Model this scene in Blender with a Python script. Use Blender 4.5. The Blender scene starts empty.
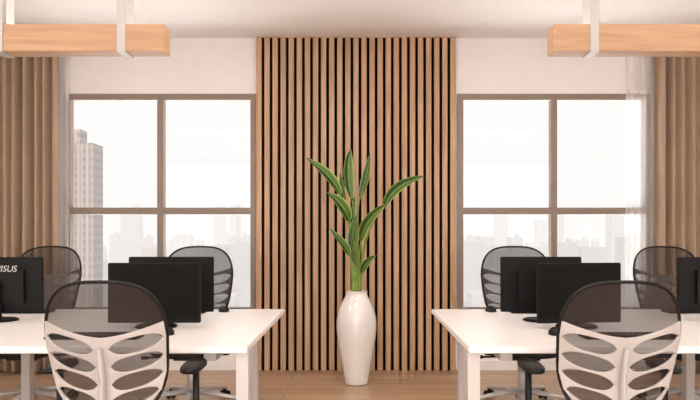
import bpy, bmesh, math, random
from mathutils import Vector, Matrix
random.seed(7)
scene=bpy.context.scene
scene.view_settings.view_transform='Standard'
F=731.0; CX=358.0; CY=235.0; H=1.2
def P(px,py,d):
    return Vector(((px-CX)*d/F, d, H-(py-CY)*d/F))
def lin(c):
    r=[]
    for v in c:
        v/=255.0
        r.append(v/12.92 if v<=0.04045 else ((v+0.055)/1.055)**2.4)
    return (r[0],r[1],r[2],1)
# ---------------- materials
def mat(name,col,rough=0.5,metal=0.0,noise=0.03,nscale=8.0,bump=0.0,bscale=200,coat=0,spec=0.5):
    m=bpy.data.materials.new(name); m.use_nodes=True
    nt=m.node_tree; b=nt.nodes['Principled BSDF']
    b.inputs['Roughness'].default_value=rough; b.inputs['Metallic'].default_value=metal
    b.inputs['Specular IOR Level'].default_value=spec
    if coat: b.inputs['Coat Weight'].default_value=coat; b.inputs['Coat Roughness'].default_value=0.03
    tc=nt.nodes.new('ShaderNodeTexCoord'); n=nt.nodes.new('ShaderNodeTexNoise')
    n.inputs['Scale'].default_value=nscale; n.inputs['Detail'].default_value=3
    nt.links.new(tc.outputs['Object'],n.inputs['Vector'])
    r=nt.nodes.new('ShaderNodeValToRGB'); c=lin(col)
    r.color_ramp.elements[0].position=0.3; r.color_ramp.elements[1].position=0.7
    r.color_ramp.elements[0].color=(c[0]*(1-noise),c[1]*(1-noise),c[2]*(1-noise),1)
    r.color_ramp.elements[1].color=(min(1,c[0]*(1+noise)),min(1,c[1]*(1+noise)),min(1,c[2]*(1+noise)),1)
    nt.links.new(n.outputs['Fac'],r.inputs['Fac']); nt.links.new(r.outputs['Color'],b.inputs['Base Color'])
    if bump:
        n2=nt.nodes.new('ShaderNodeTexNoise'); n2.inputs['Scale'].default_value=bscale
        nt.links.new(tc.outputs['Object'],n2.inputs['Vector'])
        bp=nt.nodes.new('ShaderNodeBump'); bp.inputs['Strength'].default_value=bump; bp.inputs['Distance'].default_value=0.002
        nt.links.new(n2.outputs['Fac'],bp.inputs['Height']); nt.links.new(bp.outputs['Normal'],b.inputs['Normal'])
    return m
def wood(name,c1,c2,scale,rough=0.5,c3=None):
    m=bpy.data.materials.new(name); m.use_nodes=True
    nt=m.node_tree; b=nt.nodes['Principled BSDF']; b.inputs['Roughness'].default_value=rough
    tc=nt.nodes.new('ShaderNodeTexCoord'); mp=nt.nodes.new('ShaderNodeMapping')
    mp.inputs['Scale'].default_value=scale
    n=nt.nodes.new('ShaderNodeTexNoise'); n.inputs['Scale'].default_value=1; n.inputs['Detail'].default_value=6; n.inputs['Distortion'].default_value=0.6
    r=nt.nodes.new('ShaderNodeValToRGB')
    r.color_ramp.elements[0].position=0.3; r.color_ramp.elements[1].position=0.7
    r.color_ramp.elements[0].color=lin(c1); r.color_ramp.elements[1].color=lin(c2)
    nt.links.new(tc.outputs['Object'],mp.inputs['Vector']); nt.links.new(mp.outputs['Vector'],n.inputs['Vector'])
    nt.links.new(n.outputs['Fac'],r.inputs['Fac']); nt.links.new(r.outputs['Color'],b.inputs['Base Color'])
    return m
M_wall=mat('wall_paint',(238,231,228),0.8,noise=0.01,bump=0.05)
M_ceil=mat('ceiling_paint',(250,248,248),0.85,noise=0.005)
M_trim=mat('trim_white',(238,234,230),0.5)
M_slat=wood('oak_slat',(170,130,97),(206,166,129),(30,30,1.6),0.5)
M_beam=wood('oak_beam',(168,132,102),(194,156,122),(2.0,40,30),0.55)
M_black=mat('black_felt',(18,13,11),0.95,spec=0.2)
M_frame=mat('window_bronze',(136,119,106),0.45)
M_desk=mat('white_laminate',(236,232,230),0.35,noise=0.01)
M_steelw=mat('powder_white_steel',(196,190,187),0.4)
M_strap=mat('strap_steel',(184,180,178),0.45,0.1)
M_plastic=mat('black_plastic',(16,14,14),0.5,spec=0.3)
M_case=mat('monitor_plastic',(12,10,10),0.55,spec=0.2)
M_screen=mat('screen_black',(10,9,9),0.6,noise=0.01,spec=0.12)
M_logo=mat('logo_grey',(200,200,200),0.5)
M_shell=mat('chair_grey_shell',(182,176,173),0.5,spec=0.3)
M_seat=mat('black_fabric',(26,22,22),0.9,bump=0.3,bscale=400)
M_base=mat('base_grey',(200,196,194),0.35,0.3)
M_porc=mat('porcelain',(234,229,226),0.08,noise=0.008,coat=0.8)
M_soil=mat('soil',(60,42,30),0.95,noise=0.3,nscale=60)
M_stem=mat('stem_green',(116,142,58),0.5,noise=0.2,nscale=20)
M_curt=mat('curtain_tan',(170,145,122),0.9,noise=0.05,nscale=6,bump=0.3,bscale=300)
def mesh_fabric(name,col,alpha,transl=False):
    m=mat(name,col,0.8,spec=0.2); nt=m.node_tree; b=nt.nodes['Principled BSDF']
    out=nt.nodes['Material Output']; t=nt.nodes.new('ShaderNodeBsdfTransparent'); mx=nt.nodes.new('ShaderNodeMixShader')
    mx.inputs['Fac'].default_value=alpha
    src=b.outputs[0]
    if transl:
        tr=nt.nodes.new('ShaderNodeBsdfTranslucent'); tr.inputs['Color'].default_value=lin(col); m2=nt.nodes.new('ShaderNodeMixShader'); m2.inputs['Fac'].default_value=0.6
        nt.links.new(b.outputs[0],m2.inputs[1]); nt.links.new(tr.outputs[0],m2.inputs[2]); src=m2.outputs[0]
    nt.links.new(t.outputs[0],mx.inputs[1]); nt.links.new(src,mx.inputs[2]); nt.links.new(mx.outputs[0],out.inputs['Surface'])
    return m
M_mesh=mesh_fabric('chair_mesh',(56,46,43),0.66)
M_sheer=mesh_fabric('sheer_voile',(252,250,249),0.32,True)
def glass():
    m=mat('window_glass',(255,255,255),0.0); nt=m.node_tree
    out=nt.nodes['Material Output']; t=nt.nodes.new('ShaderNodeBsdfTransparent'); g=nt.nodes.new('ShaderNodeBsdfGlossy')
    g.inputs['Roughness'].default_value=0.02
    mx=nt.nodes.new('ShaderNodeMixShader'); mx.inputs['Fac'].default_value=0.01
    nt.links.new(t.outputs[0],mx.inputs[1]); nt.links.new(g.outputs[0],mx.inputs[2]); nt.links.new(mx.outputs[0],out.inputs['Surface'])
    return m
M_glass=glass()
def emit(name,col,s):
    m=bpy.data.materials.new(name); m.use_nodes=True; nt=m.node_tree; b=nt.nodes['Principled BSDF']
    b.inputs['Base Color'].default_value=lin(col); b.inputs['Emission Color'].default_value=lin(col); b.inputs['Emission Strength'].default_value=s
    return m
M_fill=emit('fill_glow',(255,248,240),8.3)
M_uplight=emit('added_uplight',(255,250,246),2.5)
def floor_mat():
    m=bpy.data.materials.new('oak_plank_floor'); m.use_nodes=True; nt=m.node_tree; b=nt.nodes['Principled BSDF']
    b.inputs['Roughness'].default_value=0.32
    tc=nt.nodes.new('ShaderNodeTexCoord'); br=nt.nodes.new('ShaderNodeTexBrick')
    br.inputs['Scale'].default_value=1; br.inputs['Brick Width'].default_value=1.5; br.inputs['Row Height'].default_value=0.19
    br.inputs['Mortar Size'].default_value=0.003; br.inputs['Color1'].default_value=lin((210,178,146)); br.inputs['Color2'].default_value=lin((186,152,120))
    br.inputs['Mortar'].default_value=lin((130,96,70)); br.offset=0.37
    nt.links.new(tc.outputs['Object'],br.inputs['Vector'])
    mp=nt.nodes.new('ShaderNodeMapping'); mp.inputs['Scale'].default_value=(2.5,30,1)
    n=nt.nodes.new('ShaderNodeTexNoise'); n.inputs['Scale'].default_value=1; n.inputs['Detail'].default_value=5; n.inputs['Distortion'].default_value=1
    nt.links.new(tc.outputs['Object'],mp.inputs['Vector']); nt.links.new(mp.outputs[0],n.inputs['Vector'])
    r=nt.nodes.new('ShaderNodeValToRGB'); r.color_ramp.elements[0].position=0.3; r.color_ramp.elements[1].position=0.7
    r.color_ramp.elements[0].color=(0.74,0.72,0.70,1); r.color_ramp.elements[1].color=(1,1,1,1)
    nt.links.new(n.outputs['Fac'],r.inputs['Fac'])
    mx=nt.nodes.new('ShaderNodeMixRGB'); mx.blend_type='MULTIPLY'; mx.inputs['Fac'].default_value=1
    nt.links.new(br.outputs['Color'],mx.inputs[1]); nt.links.new(r.outputs['Color'],mx.inputs[2]); nt.links.new(mx.outputs[0],b.inputs['Base Color'])
    return m
M_floor=floor_mat()
def leaf_mat():
    m=bpy.data.materials.new('leaf_green'); m.use_nodes=True; nt=m.node_tree; b=nt.nodes['Principled BSDF']
    b.inputs['Roughness'].default_value=0.4
    uv=nt.nodes.new('ShaderNodeUVMap'); sp=nt.nodes.new('ShaderNodeSeparateXYZ')
    nt.links.new(uv.outputs[0],sp.inputs[0])
    r=nt.nodes.new('ShaderNodeValToRGB'); e=r.color_ramp.elements
    e[0].position=0.0; e[0].color=lin((158,180,86)); e[1].position=1.0; e[1].color=lin((188,200,114))
    for p,c in ((0.12,(46,80,30)),(0.43,(34,66,24)),(0.5,(164,184,90)),(0.58,(66,102,38)),(0.86,(92,128,50))):
        x=e.new(p); x.color=lin(c)
    nt.links.new(sp.outputs[0],r.inputs['Fac'])
    w=nt.nodes.new('ShaderNodeTexWave'); w.inputs['Scale'].default_value=12; w.bands_direction='Y'; w.inputs['Distortion'].default_value=1
    nt.links.new(uv.outputs[0],w.inputs['Vector'])
    mx=nt.nodes.new('ShaderNodeMixRGB'); mx.blend_type='MULTIPLY'; mx.inputs['Fac'].default_value=0.18
    nt.links.new(r.outputs[0],mx.inputs[1]); nt.links.new(w.outputs['Color'],mx.inputs[2]); nt.links.new(mx.outputs[0],b.inputs['Base Color'])
    return m
M_leaf=leaf_mat()
# ---------------- helpers
def link(o,parent=None):
    scene.collection.objects.link(o)
    if parent is not None: o.parent=parent
    return o
def empty(name,loc=(0,0,0),rotz=0,scale=1):
    e=bpy.data.objects.new(name,None); e.location=loc; e.rotation_euler=(0,0,rotz)
    e.scale=scale if isinstance(scale,tuple) else (scale,)*3
    e.empty_display_size=0.1
    return link(e)
def obj_bm(name,bm,m,parent=None,smooth=False):
    bmesh.ops.recalc_face_normals(bm,faces=bm.faces)
    me=bpy.data.meshes.new(name); bm.to_mesh(me); bm.free()
    if not isinstance(m,(list,tuple)): m=[m]
    for x in m: me.materials.append(x)
    if smooth:
        for p in me.polygons: p.use_smooth=True
    o=bpy.data.objects.new(name,me); return link(o,parent)
def add_box(bm,c,s,mi=0,rot=None):
    r=bmesh.ops.create_cube(bm,size=1); vs=r['verts']
    for v in vs:
        v.co=Vector((v.co.x*s[0],v.co.y*s[1],v.co.z*s[2]))
        if rot is not None: v.co=rot@v.co
        v.co+=Vector(c)
    for f in set(f for v in vs for f in v.link_faces): f.material_index=mi
    return vs
def box(name,lo,hi,m,parent=None,bev=0.0):
    bm=bmesh.new(); lo=Vector(lo); hi=Vector(hi); add_box(bm,(lo+hi)/2,hi-lo)
    if bev: bmesh.ops.bevel(bm,geom=bm.edges[:],offset=bev,segments=2,affect='EDGES')
    return obj_bm(name,bm,m,parent)
def tube(bm,pts,rad,seg=10,mi=0,closed=False,flat=1.0):
    n=len(pts); rings=[]
    if not isinstance(rad,(list,tuple)): rad=[rad]*n
    prev=None
    for i,p in enumerate(pts):
        a=pts[(i-1)%n] if (closed or i>0) else pts[i]; b=pts[(i+1)%n] if (closed or i<n-1) else pts[i]
        t=(Vector(b)-Vector(a)).normalized()
        if prev is None:
            up=Vector((0,0,1)) if abs(t.z)<0.9 else Vector((1,0,0)); u=t.cross(up).normalized()
        else:
            u=(prev-t*prev.dot(t)).normalized()
        prev=u; v=t.cross(u)
        rings.append([bm.verts.new(Vector(p)+(u*math.cos(2*math.pi*k/seg)+v*math.sin(2*math.pi*k/seg)*flat)*rad[i]) for k in range(seg)])
    m=n if closed else n-1
    for i in range(m):
        A=rings[i];B=rings[(i+1)%n]
        for k in range(seg):
            f=bm.faces.new((A[k],A[(k+1)%seg],B[(k+1)%seg],B[k])); f.material_index=mi
    if not closed:
        for R in (rings[0],rings[-1]):
            f=bm.faces.new(R); f.material_index=mi
def lathe(bm,prof,seg=48,c=(0,0,0),mi=0):
    rings=[]
    for r,z in prof:
        rings.append([bm.verts.new((c[0]+r*math.cos(2*math.pi*k/seg),c[1]+r*math.sin(2*math.pi*k/seg),c[2]+z)) for k in range(seg)])
    for A,B in zip(rings,rings[1:]):
        for k in range(seg):
            f=bm.faces.new((A[k],A[(k+1)%seg],B[(k+1)%seg],B[k])); f.material_index=mi
    return rings
def bez(a,b,c,n):
    return [a*(1-t)**2+b*2*t*(1-t)+c*t*t for t in [i/n for i in range(n+1)]]
# ---------------- room shell
D=6.5; HC=2.95; WX=4.6; YB=-2.6
box('floor',(-WX,YB,-0.1),(WX,D+0.2,0),M_floor)
box('ceiling',(-WX,YB,HC),(WX,D+0.2,HC+0.1),M_ceil)
box('wall_left',(-WX-0.15,YB,0),(-WX,D+0.2,HC),M_wall)
box('wall_right',(WX,YB,0),(WX+0.15,D+0.2,HC),M_wall)
WL=(-2.61,-0.90); WR=(0.88,2.60); WZ=(0.50,2.453)
bm=bmesh.new()
def wseg(x0,x1,z0,z1): add_box(bm,((x0+x1)/2,D+0.1,(z0+z1)/2),(x1-x0,0.2,z1-z0))
wseg(-WX,WL[0],0,HC); wseg(WL[1],WR[0],0,HC); wseg(WR[1],WX,0,HC)
for a in (WL,WR):
    wseg(a[0],a[1],0,WZ[0]); wseg(a[0],a[1],WZ[1],HC)
obj_bm('wall_back',bm,M_wall)
bm=bmesh.new()
def rseg(x0,x1,z0,z1): add_box(bm,((x0+x1)/2,YB-0.075,(z0+z1)/2),(x1-x0,0.15,z1-z0))
rseg(-WX,-4.3,0,HC); rseg(4.3,WX,0,HC); rseg(-4.3,4.3,0,0.15); rseg(-4.3,4.3,2.8,HC)
obj_bm('wall_rear',bm,M_wall)
e=empty('added_rear_window',(0,YB-0.075,0))  # unseen window added behind the camera to let fill light in
bm=bmesh.new()
for i in range(6): add_box(bm,(-4.3+8.6*i/5,0,1.475),(0.05,0.06,2.65))
add_box(bm,(0,0,2.2),(8.6,0.06,0.05))
obj_bm('frame',bm,M_frame,e)
def window(name,x0,x1,z0,z1):
    e=empty(name,((x0+x1)/2,D+0.03,(z0+z1)/2)); w=(x1-x0)/2; h=(z1-z0)/2
    y0,y1=-0.045,0.04; t=0.055
    bm=bmesh.new()
    def b(xa,xb,za,zb,ya=y0,yb=y1): add_box(bm,((xa+xb)/2,(ya+yb)/2,(za+zb)/2),(xb-xa,yb-ya,zb-za))
    b(-w,w,h-t,h); b(-w,w,-h,-h+t); b(-w,-w+t,-h+t,h-t); b(w-t,w,-h+t,h-t)
    b(-0.027,0.027,-h+t,h-t)
    zt=1.413-(z0+z1)/2
    b(-w+t,-0.027,zt-0.03,zt+0.03); b(0.027,w-t,zt-0.03,zt+0.03)
    obj_bm('frame',bm,M_frame,e)
    bm=bmesh.new()
    add_box(bm,(0,0.0,0),(2*w-0.08,0.006,2*h-0.08))
    obj_bm('glass_pane',bm,M_glass,e)
    box('sill',(-w-0.0,-0.10,-h-0.03),(w,-0.03,-h-0.001),M_trim,e)
window('window_1',WL[0],WL[1],*WZ); window('window_2',WR[0],WR[1],*WZ)
for nm,x0,x1 in (('baseboard_left',-WX,-0.9),('baseboard_right',0.87,WX)):
    box(nm,(x0,D-0.016,0),(x1,D,0.085),M_trim)
# slat panel
e=empty('slat_wall_panel',(-0.018,D,0)); W=0.88
box('felt_backing',(-W,-0.02,0),(W,-0.001,HC-0.001),M_black,e)
bm=bmesh.new(); N=24; pitch=(2*W-0.046)/N
for i in range(N+1):
    x=-W+0.023+i*pitch; add_box(bm,(x,-0.033,HC/2),(0.046,0.026,HC-0.002))
bmesh.ops.bevel(bm,geom=bm.edges[:],offset=0.002,segments=1,affect='EDGES')
obj_bm('oak_slats',bm,M_slat,e)
# curtains
def curtain(name,x0,x1,y,m,amp,waves,z0=0.02,z1=HC-0.04,th=0.004):
    bm=bmesh.new(); nx=int(waves*14); nz=14; g=[]
    for j in range(nz+1):
        v=j/nz; z=z0+(z1-z0)*v; row=[]
        for i in range(nx+1):
            u=i/nx; x=x0+(x1-x0)*u
            a=amp*(0.75+0.25*math.sin(u*9+1))
            yy=y+a*math.sin(u*waves*2*math.pi+0.5*math.sin(u*13)+0.25*math.sin(v*2.2+u*20))+0.3*a*math.sin(u*waves*math.pi*1.3+2)
            row.append(bm.verts.new((x,yy,z)))
        g.append(row)
    for j in range(nz):
        for i in range(nx): bm.faces.new((g[j][i],g[j][i+1],g[j+1][i+1],g[j+1][i]))
    o=obj_bm(name,bm,m,None,True)
    if th:
        s=o.modifiers.new('sol','SOLIDIFY'); s.thickness=th
    return o
curtain('curtain',-3.7,-2.60,6.33,M_curt,0.050,13)
curtain('curtain',2.57,3.7,6.33,M_curt,0.050,13)
curtain('sheer_curtain',-3.5,-2.545,6.44,M_sheer,0.010,18,th=0)
curtain('sheer_curtain',2.36,3.5,6.44,M_sheer,0.010,20,th=0)
for sx in (-1,1):
    box('curtain_track',(min(sx*2.3,sx*3.9),6.30,HC-0.04),(max(sx*2.3,sx*3.9),6.46,HC),M_trim)
# glowing fill panels added on the unseen ceiling to brighten the room
for x in (-2.4,0,2.4):
    for y in (0.6,3.6):
        e=empty('added_fill_panel',(x,y,HC))
        box('fill_face',(-0.6,-0.3,-0.02),(0.6,0.3,-0.012),M_fill,e)
        bm=bmesh.new()
        for s in (-1,1):
            add_box(bm,(s*0.61,0,-0.012),(0.02,0.64,0.024)); add_box(bm,(0,s*0.31,-0.012),(1.2,0.02,0.024))
        obj_bm('rim',bm,M_trim,e)
# pendants
def pendant(s):
    x0,x1=0.962,3.3
    yf=3.60; zb=1.2+184*3.6/F; zt=1.2+211*3.6/F
    if s<0: x0=0.955
    cx=s*(x0+x1)/2
    e=empty('linear_pendant_lamp',(cx,3.66,zb)); h=(x1-x0)/2; t=zt-zb
    box('oak_beam',(-h,-0.06,0),(h,0.06,t),M_beam,e,0.003)
    box('added_uplight',(-h+0.1,-0.035,t+0.0005),(h-0.1,0.035,t+0.006),M_uplight,e)  # glowing strip added on top of the beam to brighten the ceiling
    for k,xx in enumerate((1.165,1.77,2.9)):
        xl=s*xx-cx
        bm=bmesh.new(); w=0.042
        add_box(bm,(xl,-0.063,(HC-zb)/2),(w,0.005,HC-zb)); add_box(bm,(xl,0.063,(HC-zb)/2),(w,0.005,HC-zb))
        add_box(bm,(xl,0,-0.003),(w,0.131,0.005)); add_box(bm,(xl,0,HC-zb-0.008),(w+0.04,0.16,0.014))
        obj_bm('hanger_%d'%(k+1),bm,M_strap,e)
pendant(-1); pendant(1)
# desks
def desk(s):
    x0,x1=0.446,3.45; cx=s*(x0+x1)/2; h=(x1-x0)/2
    e=empty('office_desk',(cx,3.69,0))
    box('desktop',(-h,-0.75,0.724),(h,0.75,0.75),M_desk,e,0.003)
    bm=bmesh.new(); L=0.05
    for xx in (-h+L/2,h-L/2): add_box(bm,(xx,-0.75+0.03+0.06,0.362),(L,0.12,0.723))
    for xx in (-h+0.17,h-0.17): add_box(bm,(xx,0.62,0.362),(L,0.06,0.723)); add_box(bm,(xx,-0.03,0.70),(L,1.25,0.046))
    for yy in (-0.65,0.62): add_box(bm,(0,yy,0.362),(L,0.06,0.723))
    obj_bm('legs',bm,M_steelw,e)
    bm=bmesh.new()
    for yy in (-0.45,0.45): add_box(bm,(0,yy,0.70),(2*h-0.1,0.04,0.046))
    add_box(bm,(0,0,0.66),(2*h-0.4,0.25,0.015)); 
    for yy in (-0.125,0.125): add_box(bm,(0,yy,0.685),(2*h-0.4,0.01,0.07))
    obj_bm('rails_and_cable_tray',bm,M_steelw,e)
desk(-1); desk(1)
# monitors (local: screen faces -Y)
def monitor(x,y,rot,top,logo=False,w=0.447,hh=0.29):
    e=empty('computer_monitor',(x,y,0.7512),rot)
    zt=top-0.75; zb=zt-hh
    bm=bmesh.new(); add_box(bm,(0,0,(zt+zb)/2),(w,0.022,hh)); bmesh.ops.bevel(bm,geom=bm.edges[:],offset=0.004,segments=2,affect='EDGES')
    add_box(bm,(0,0.022,(zt+zb)/2-0.01),(w*0.6,0.03,hh*0.6))
    obj_bm('housing',bm,M_case,e)
    box('screen',(-w/2+0.008,-0.0125,zb+0.02),(w/2-0.008,-0.0108,zt-0.008),M_screen,e)
    bm=bmesh.new(); add_box(bm,(0,0.045,0.105),(0.045,0.02,0.19))
    tube(bm,[Vector((0,0.05,0.012)),Vector((0,0.05,0.12))],0.018)
    obj_bm('stand_neck',bm,M_case,e)
    bm=bmesh.new(); lathe(bm,[(0.0005,0.0),(0.098,0.0),(0.1,0.003),(0.1,0.007),(0.09,0.012),(0.0005,0.013)],32,(0,0.03,0))
    obj_bm('stand_base',bm,M_case,e)
    if logo:
        cu=bpy.data.curves.new('logo','FONT'); cu.body='/ISUS'; cu.size=0.046; cu.extrude=0.0005; cu.align_x='CENTER'; cu.shear=0.25
        o=bpy.data.objects.new('logo_tmp',cu); scene.collection.objects.link(o)
        bpy.context.view_layer.update()
        me=bpy.data.meshes.new_from_object(o.evaluated_get(bpy.context.evaluated_depsgraph_get()))
        bpy.data.objects.remove(o)
        me.materials.clear(); me.materials.append(M_logo)
        l=bpy.data.objects.new('logo',me); l.rotation_euler=(math.pi/2,0,math.pi); l.location=(-0.05,0.0385,zt-0.075); link(l,e)
PI=math.pi
monitor(-0.985,3.54,0,1.064)
monitor(-0.985,3.86,PI,1.084)
monitor(-1.885,3.86,PI,1.082,True)
monitor(1.07,3.54,0.12,1.064,False,0.42)
monitor(0.965,3.86,PI,1.084,False,0.425)
monitor(1.91,3.86,PI,1.082)
def mouse(x,y,rot=0):
    bm=bmesh.new(); bmesh.ops.create_uvsphere(bm,u_segments=20,v_segments=12,radius=1)
    for v in bm.verts:
        z=max(v.co.z,-0.15); 
        v.co=Vector((v.co.x*0.031*(1-0.1*v.co.y),v.co.y*0.052,(z+0.15)*0.03))
    o=obj_bm('computer_mouse',bm,M_plastic,None,True); o.location=(x,y,0.7512); o.rotation_euler=(0,0,rot)
mouse(-0.86,3.30,0.1); mouse(0.89,3.30,-0.1); mouse(-0.79,4.3,0.2); mouse(0.78,4.3,0.1)
def keyboard(x,y):
    bm=bmesh.new(); add_box(bm,(0,0,0.006),(0.40,0.13,0.012)); bmesh.ops.bevel(bm,geom=bm.edges[:],offset=0.003,segments=2,affect='EDGES')
    for r in range(5):
        for c in range(16): add_box(bm,(-0.185+c*0.0247,-0.048+r*0.024,0.014),(0.02,0.019,0.006))
    o=obj_bm('keyboard',bm,M_plastic); o.location=(x,y,0.7512)
keyboard(-1.15,3.2); keyboard(1.18,3.2); keyboard(-1.08,4.24); keyboard(-1.98,4.24); keyboard(1.08,4.24); keyboard(1.98,4.24)
# ---------------- chair
CW=0.221; ZC=0.79; HT=0.245; HB=0.27; NN=3.0
def bw(z):
    hh=HT if z>ZC else HB
    k=min(1,abs((z-ZC)/hh)); w=CW*(max(0,1-k**NN))**(1/NN)
    t=(ZC+0.05-z)/0.3; t=max(0,min(1,t)); return w*(1-0.10*t)
def by(x,z):
    return -0.255+1.1*x*x-0.16*(z-0.55)+0.03*math.exp(-((z-0.68)/0.1)**2)
def chair_meshes():
    parts=[]
    bm=bmesh.new(); nr=10; na=64
    def pt(a,s):
        c,sn=math.cos(a),math.sin(a)
        x=CW*math.copysign(abs(c)**(2/NN),c); hh=HT if sn>0 else HB
        z=ZC+hh*math.copysign(abs(sn)**(2/NN),sn)
        t=(ZC+0.05-z)/0.3; t=max(0,min(1,t)); x*=(1-0.10*t)
        x*=s; z=ZC+(z-ZC)*s
        return Vector((x,by(x,z),z))
    c=bm.verts.new(pt(0,0.0)); prev=None
    for r in range(1,nr+1):
        ring=[bm.verts.new(pt(2*PI*k/na,r/nr)) for k in range(na)]
        for k in range(na):
            if prev is None: bm.faces.new((c,ring[k],ring[(k+1)%na]))
            else: bm.faces.new((prev[k],ring[k],ring[(k+1)%na],prev[(k+1)%na]))
        prev=ring
    parts.append(('back_mesh',bm,M_mesh,True,None))
    bm=bmesh.new(); tube(bm,[pt(2*PI*k/na,1.0) for k in range(na)],0.0062,8,0,True)
    parts.append(('back_rim',bm,M_plastic,True,None))
    bm=bmesh.new(); holes=[(0.792,0.0295),(0.725,0.0295),(0.658,0.0295),(0.592,0.028)]
    nu=84; cols=[]
    for i in range(nu+1):
        u=-1+2*i/nu; a=abs(u)
        top=0.836+0.055*a**1.5
        ed=[top]
        for zc,hh in holes:
            d=(a-0.545)/0.41; k=max(0,1-abs(d)**2.6)**0.6
            cz=zc+0.045*a**1.5
            ed+= [cz+hh*k, cz-hh*k]
        ed.append(0.545)
        col=[]
        for z in ed:
            x=u*(bw(z)*0.985); col.append(bm.verts.new((x,by(x,z)-0.022+0.012*a**3,z)))
        cols.append(col)
    for A,B in zip(cols,cols[1:]):
        for j in range(0,len(A)-1,2):
            bm.faces.new((A[j],B[j],B[j+1],A[j+1]))
    bmesh.ops.remove_doubles(bm,verts=bm.verts,dist=0.0006)
    parts.append(('back_shell',bm,M_shell,False,0.010))
    bm=bmesh.new()
    pts=[Vector((0,by(0,0.80)-0.036,0.80)),Vector((0,by(0,0.68)-0.04,0.68)),Vector((0,by(0,0.58)-0.045,0.56)),Vector((0,-0.28,0.46)),Vector((0,-0.22,0.405)),Vector((0,-0.1,0.395)),Vector((0,0.02,0.395))]
    tube(bm,pts,[0.015,0.02,0.028,0.034,0.034,0.03,0.03],14,0,False,0.5)
    parts.append(('back_spine',bm,M_shell,True,None))
    bm=bmesh.new(); na2=48; layers=[(0.90,0.425),(0.97,0.432),(1.0,0.455),(0.985,0.48),(0.93,0.495),(0.75,0.502),(0.4,0.499),(0.01,0.497)]
    prev=None
    for s,z in layers:
        ring=[]
        for k in range(na2):
            a=2*PI*k/na2; cc,sn=math.cos(a),math.sin(a)
            x=0.245*math.copysign(abs(cc)**0.62,cc)*s; y=0.01+0.235*math.copysign(abs(sn)**0.62,sn)*s
            zz=z-(0.02*max(0,(y-0.14)/0.1)**2 if s>0.5 else 0)
            ring.append(bm.verts.new((x,y,zz)))
        if prev:
            for k in range(na2): bm.faces.new((prev[k],prev[(k+1)%na2],ring[(k+1)%na2],ring[k]))
        else: bm.faces.new(ring)
        prev=ring
    bm.faces.new(prev)
    parts.append(('seat',bm,M_seat,True,None))
    bm=bmesh.new(); add_box(bm,(0,0,0.405),(0.2,0.26,0.045)); bmesh.ops.bevel(bm,geom=bm.edges[:],offset=0.012,segments=2,affect='EDGES')
    tube(bm,[Vector((0.08,0.05,0.4)),Vector((0.25,0.06,0.395))],0.007); tube(bm,[Vector((0.25,0.06,0.395)),Vector((0.29,0.06,0.393))],0.012)
    parts.append(('tilt_mechanism',bm,M_plastic,False,None))
    bm=bmesh.new()
    for s in (-1,1):
        tube(bm,[Vector((s*0.09,0.0,0.405)),Vector((s*0.22,0.0,0.41)),Vector((s*0.262,0,0.44)),Vector((s*0.27,0,0.52)),Vector((s*0.27,0,0.67))],[0.02,0.02,0.02,0.019,0.018],10,0,False,0.7)
        ring=[]
        n=28
        for z,sc in ((0.668,0.85),(0.674,1),(0.688,1),(0.696,0.85),(0.698,0.3)):
            r=[]
            for k in range(n):
                a=2*PI*k/n
                r.append(bm.verts.new((s*0.262+0.040*sc*math.copysign(abs(math.cos(a))**0.7,math.cos(a)),-0.005+0.125*sc*math.copysign(abs(math.sin(a))**0.7,math.sin(a)),z)))
            ring.append(r)
        for A,B in zip(ring,ring[1:]):
            for k in range(n): bm.faces.new((A[k],A[(k+1)%n],B[(k+1)%n],B[k]))
        bm.faces.new(ring[0]); bm.faces.new(ring[-1])
    parts.append(('armrests',bm,M_plastic,True,None))
    bm=bmesh.new()
    tube(bm,[Vector((0,0,0.09)),Vector((0,0,0.28))],0.028,16); tube(bm,[Vector((0,0,0.27)),Vector((0,0,0.40))],0.018,16)
    tube(bm,[Vector((0,0,0.06)),Vector((0,0,0.12))],0.045,16)
    for k in range(5):
        a=2*PI*k/5+PI/2; d=Vector((math.cos(a),math.sin(a),0))
        tube(bm,[d*0.03+Vector((0,0,0.10)),d*0.15+Vector((0,0,0.092)),d*0.30+Vector((0,0,0.072))],[0.026,0.022,0.016],10,0,False,0.7)
    parts.append(('star_base',bm,M_base,True,None))
    bm=bmesh.new()
    for k in range(5):
        a=2*PI*k/5+PI/2; d=Vector((math.cos(a),math.sin(a),0)); t=Vector((-d.y,d.x,0))
        c0=d*0.295
        tube(bm,[c0+Vector((0,0,0.04)),c0+Vector((0,0,0.075))],0.009,8)
        for s in (-1,1):
            p=c0+Vector((0,0,0.027))
            tube(bm,[p+t*s*0.008,p+t*s*0.012,p+t*s*0.024,p+t*s*0.028],[0.022,0.027,0.027,0.02],16)
        tube(bm,[c0+Vector((0,0,0.03))-t*0.01,c0+Vector((0,0,0.03))+t*0.01],0.017,10)
    parts.append(('casters',bm,M_plastic,True,None))
    out=[]
    for nm,bm,m,sm,sol in parts:
        bmesh.ops.recalc_face_normals(bm,faces=bm.faces)
        me=bpy.data.meshes.new(nm); bm.to_mesh(me); bm.free(); me.materials.append(m)
        if sm:
            for p in me.polygons: p.use_smooth=True
        out.append((nm,me,sol))
    return out
CH=chair_meshes()
def chair(x,y,rot,sc=1,drop=0.0):
    e=empty('office_chair',(x,y,0),rot,sc)
    for nm,me,sol in CH:
        o=bpy.data.objects.new(nm,me); link(o,e)
        if nm in ('seat','tilt_mechanism','armrests','back_spine'): o.location.z=-drop
        if sol:
            s=o.modifiers.new('sol','SOLIDIFY'); s.thickness=sol; s.offset=0
            b=o.modifiers.new('bev','BEVEL'); b.width=0.003; b.segments=2
chair(-0.912,2.90,0); chair(0.946,2.90,0)
CS=(1.14,1.10,1.075)
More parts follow.
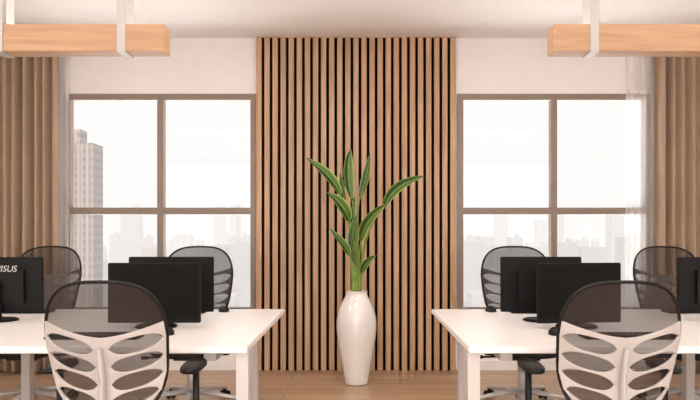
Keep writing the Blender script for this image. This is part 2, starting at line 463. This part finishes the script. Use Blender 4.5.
chair(-1.165,5.12,PI+0.05,CS,0.065); chair(-2.30,5.12,PI-0.03,CS,0.065)
chair(1.15,5.12,PI-0.05,CS,0.065); chair(2.29,5.12,PI+0.03,CS,0.065)
# ---------------- vase + plant
VD=5.89; s=VD/F
vx=(356.5-CX)*s
e=empty('potted_bird_of_paradise',(vx,VD,0))
prof=[(0.002,0.002),(0.088,0.002),(0.092,0.008),(0.094,0.02),(0.100,0.06),(0.118,0.16),(0.140,0.28),(0.156,0.38),(0.163,0.46),(0.160,0.53),(0.145,0.60),(0.120,0.655),(0.096,0.695),(0.085,0.725),(0.087,0.742),(0.092,0.75),(0.088,0.752),(0.079,0.742),(0.076,0.72),(0.09,0.68),(0.09,0.66)]
bm=bmesh.new(); lathe(bm,prof,64); ov=obj_bm('vase',bm,M_porc,e,True)
md=ov.modifiers.new('sub','SUBSURF'); md.levels=1; md.render_levels=2
bm=bmesh.new(); lathe(bm,[(0.0005,0.69),(0.085,0.685)],32); obj_bm('soil',bm,M_soil,e,True)
def LP(px,py,dd): 
    v=P(px,py,VD+dd); return Vector((v.x-vx,v.y-VD,v.z))
leaves=[
 ((354,288),(352,235),(341,196),(328,176),(306,158),5.2,-0.12,0.5),
 ((356,288),(356,240),(352,200),(348,172),(351,149),5.6,-0.02,0.35),
 ((358,288),(357,235),(359,200),(366,178),(370,153),4.2,0.05,-0.5),
 ((360,288),(366,240),(384,208),(398,188),(425,176),5.2,-0.10,-0.3),
 ((353,288),(354,250),(349,222),(342,206),(327,192),5.8,-0.16,0.4),
 ((359,288),(359,262),(361,242),(368,222),(386,204),5.2,-0.2,-0.3),
 ((353,288),(352,270),(350,256),(343,244),(329,228),4.0,-0.1,0.5),
 ((360,288),(361,280),(362,274),(366,264),(377,255),3.8,-0.14,-0.3),
 ((355,288),(351,240),(345,205),(342,190),(340,172),3.0,0.1,0.7),
 ((357,288),(357,262),(355,245),(352,220),(355,196),4.0,0.08,0.9),
 ((357,288),(357,275),(357,268),(352,240),(357,215),4.2,-0.06,-0.8),
]
bmS=bmesh.new(); bmL=bmesh.new(); uvl=bmL.loops.layers.uv.new('UVMap')
for k,(a,b,c,d,t,hw,dt,roll) in enumerate(leaves):
    A=LP(a[0],a[1],0)+Vector((0,random.uniform(-0.03,0.03),-0.06)); C=LP(c[0],c[1],dt*0.35); Bm=LP(b[0],b[1],dt*0.1)
    st=bez(A,2*Bm-(A+C)/2,C,12)
    tube(bmS,st,[0.0125-0.007*i/12 for i in range(13)],8)
    Dm=LP(d[0],d[1],dt*0.7); T=LP(t[0],t[1],dt)
    n=20; mid=bez(C,2*Dm-(C+T)/2,T,n); rows=[]
    for i,p in enumerate(mid):
        f=i/n
        tg=(mid[min(n,i+1)]-mid[max(0,i-1)]).normalized()
        side=tg.cross(Vector((0,-1,0))).normalized(); nrm=side.cross(tg).normalized()
        R=Matrix.Rotation(roll*0.7,3,tg); side=R@side; nrm=R@nrm
        w=hw*s*1.1*(math.sin(PI*min(1,f**0.85))**0.75 if 0<f<1 else 0.03)
        row=[]
        for q in range(-4,5):
            qq=q/4
            row.append((bmL.verts.new(p+side*w*qq*math.cos(0.5)+nrm*w*abs(qq)*math.sin(0.5)+nrm*0.003*math.sin(f*30+q)*abs(qq)),(0.5+qq/2,f)))
        rows.append(row)
    for r1,r2 in zip(rows,rows[1:]):
        for q in range(8):
            qd=(r1[q],r1[q+1],r2[q+1],r2[q])
            fc=bmL.faces.new([v[0] for v in qd])
            for lp,v in zip(fc.loops,qd): lp[uvl].uv=v[1]
    tube(bmS,mid[:-1],[0.004*(1-i/n)+0.0008 for i in range(n)],6)
obj_bm('stems',bmS,M_stem,e,True); obj_bm('leaves',bmL,M_leaf,e,True)
# ---------------- outside: hazy city
def city_mat(name,col,haze_glow,alb,dark=0.55):
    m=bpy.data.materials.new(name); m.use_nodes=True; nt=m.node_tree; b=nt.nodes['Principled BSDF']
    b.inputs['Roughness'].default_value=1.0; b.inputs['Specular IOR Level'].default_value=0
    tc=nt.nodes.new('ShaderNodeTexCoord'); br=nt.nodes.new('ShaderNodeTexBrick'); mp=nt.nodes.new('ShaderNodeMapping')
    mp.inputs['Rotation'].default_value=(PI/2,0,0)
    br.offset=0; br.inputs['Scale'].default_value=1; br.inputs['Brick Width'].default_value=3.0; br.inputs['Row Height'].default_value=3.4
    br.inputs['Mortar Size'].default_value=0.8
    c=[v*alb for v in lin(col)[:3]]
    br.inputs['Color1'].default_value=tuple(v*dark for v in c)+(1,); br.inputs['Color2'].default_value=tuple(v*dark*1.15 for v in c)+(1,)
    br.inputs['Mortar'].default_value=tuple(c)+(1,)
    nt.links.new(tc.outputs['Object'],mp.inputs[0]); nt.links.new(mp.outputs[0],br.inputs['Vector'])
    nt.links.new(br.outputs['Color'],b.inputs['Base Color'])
    b.inputs['Emission Color'].default_value=lin((255,249,246)); b.inputs['Emission Strength'].default_value=haze_glow  # distance haze painted into the facades as emission
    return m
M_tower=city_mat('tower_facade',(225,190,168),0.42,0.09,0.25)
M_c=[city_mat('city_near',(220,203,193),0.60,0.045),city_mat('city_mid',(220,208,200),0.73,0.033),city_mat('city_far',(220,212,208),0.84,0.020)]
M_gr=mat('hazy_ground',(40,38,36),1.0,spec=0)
nt=M_gr.node_tree; b=nt.nodes['Principled BSDF']; b.inputs['Emission Color'].default_value=(1,.975,.96,1); b.inputs['Emission Strength'].default_value=0.80  # ground glow stands in for bright haze
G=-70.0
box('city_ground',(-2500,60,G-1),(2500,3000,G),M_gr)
M_bounce=mat('white_bounce_roof',(240,238,236),0.9,noise=0.03,nscale=0.5)
box('added_bounce_roof',(-25,7.2,-4.5),(25,42,-4),M_bounce)  # roof added below the windows to bounce sunlight onto the ceiling
bm=bmesh.new()
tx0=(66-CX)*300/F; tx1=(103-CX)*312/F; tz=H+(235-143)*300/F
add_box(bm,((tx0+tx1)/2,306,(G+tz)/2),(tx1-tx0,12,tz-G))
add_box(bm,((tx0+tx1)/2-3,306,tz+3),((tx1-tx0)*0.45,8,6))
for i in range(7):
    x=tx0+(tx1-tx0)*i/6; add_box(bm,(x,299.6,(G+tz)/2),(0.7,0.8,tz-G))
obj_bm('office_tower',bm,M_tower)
bm=bmesh.new()
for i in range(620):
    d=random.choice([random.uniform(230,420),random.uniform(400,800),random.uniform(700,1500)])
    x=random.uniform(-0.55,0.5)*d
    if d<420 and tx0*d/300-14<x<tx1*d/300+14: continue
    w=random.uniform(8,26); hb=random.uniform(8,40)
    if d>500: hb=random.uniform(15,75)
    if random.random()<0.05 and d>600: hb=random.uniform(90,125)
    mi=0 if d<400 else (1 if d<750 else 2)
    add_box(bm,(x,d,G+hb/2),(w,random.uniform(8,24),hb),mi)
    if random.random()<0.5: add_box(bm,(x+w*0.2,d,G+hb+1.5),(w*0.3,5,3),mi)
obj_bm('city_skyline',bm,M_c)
# sun, high and behind the building, added to light the bounce roof
sd=bpy.data.lights.new('sun','SUN'); sd.energy=18; sd.angle=math.radians(1.5); sd.color=(1,0.97,0.93)
so=link(bpy.data.objects.new('sun',sd)); so.location=(0,-20,60)
so.rotation_euler=Vector((0.08,0.42,-0.9)).to_track_quat('-Z','Y').to_euler()
# world
w=bpy.data.worlds.new('world'); scene.world=w; w.use_nodes=True
nt=w.node_tree; bg=nt.nodes['Background']; bg.inputs['Color'].default_value=(1,0.985,0.97,1)
tc=nt.nodes.new('ShaderNodeTexCoord'); sp=nt.nodes.new('ShaderNodeSeparateXYZ'); mr=nt.nodes.new('ShaderNodeMapRange')
mr.interpolation_type='SMOOTHSTEP'
mr.inputs['From Min'].default_value=0.1; mr.inputs['From Max'].default_value=-0.7; mr.inputs['To Min'].default_value=1.0; mr.inputs['To Max'].default_value=4.7
nt.links.new(tc.outputs['Generated'],sp.inputs[0]); nt.links.new(sp.outputs['Y'],mr.inputs['Value']); nt.links.new(mr.outputs[0],bg.inputs['Strength'])
# camera
cam=bpy.data.cameras.new('camera'); co=bpy.data.objects.new('camera',cam); link(co)
co.location=(0,0,H); co.rotation_euler=(PI/2,0,0); cam.sensor_width=36; cam.lens=F/700*36
cam.shift_x=-(CX-350)/700; cam.shift_y=(CY-200)/700; cam.clip_end=5000; cam.clip_start=0.05
scene.camera=co
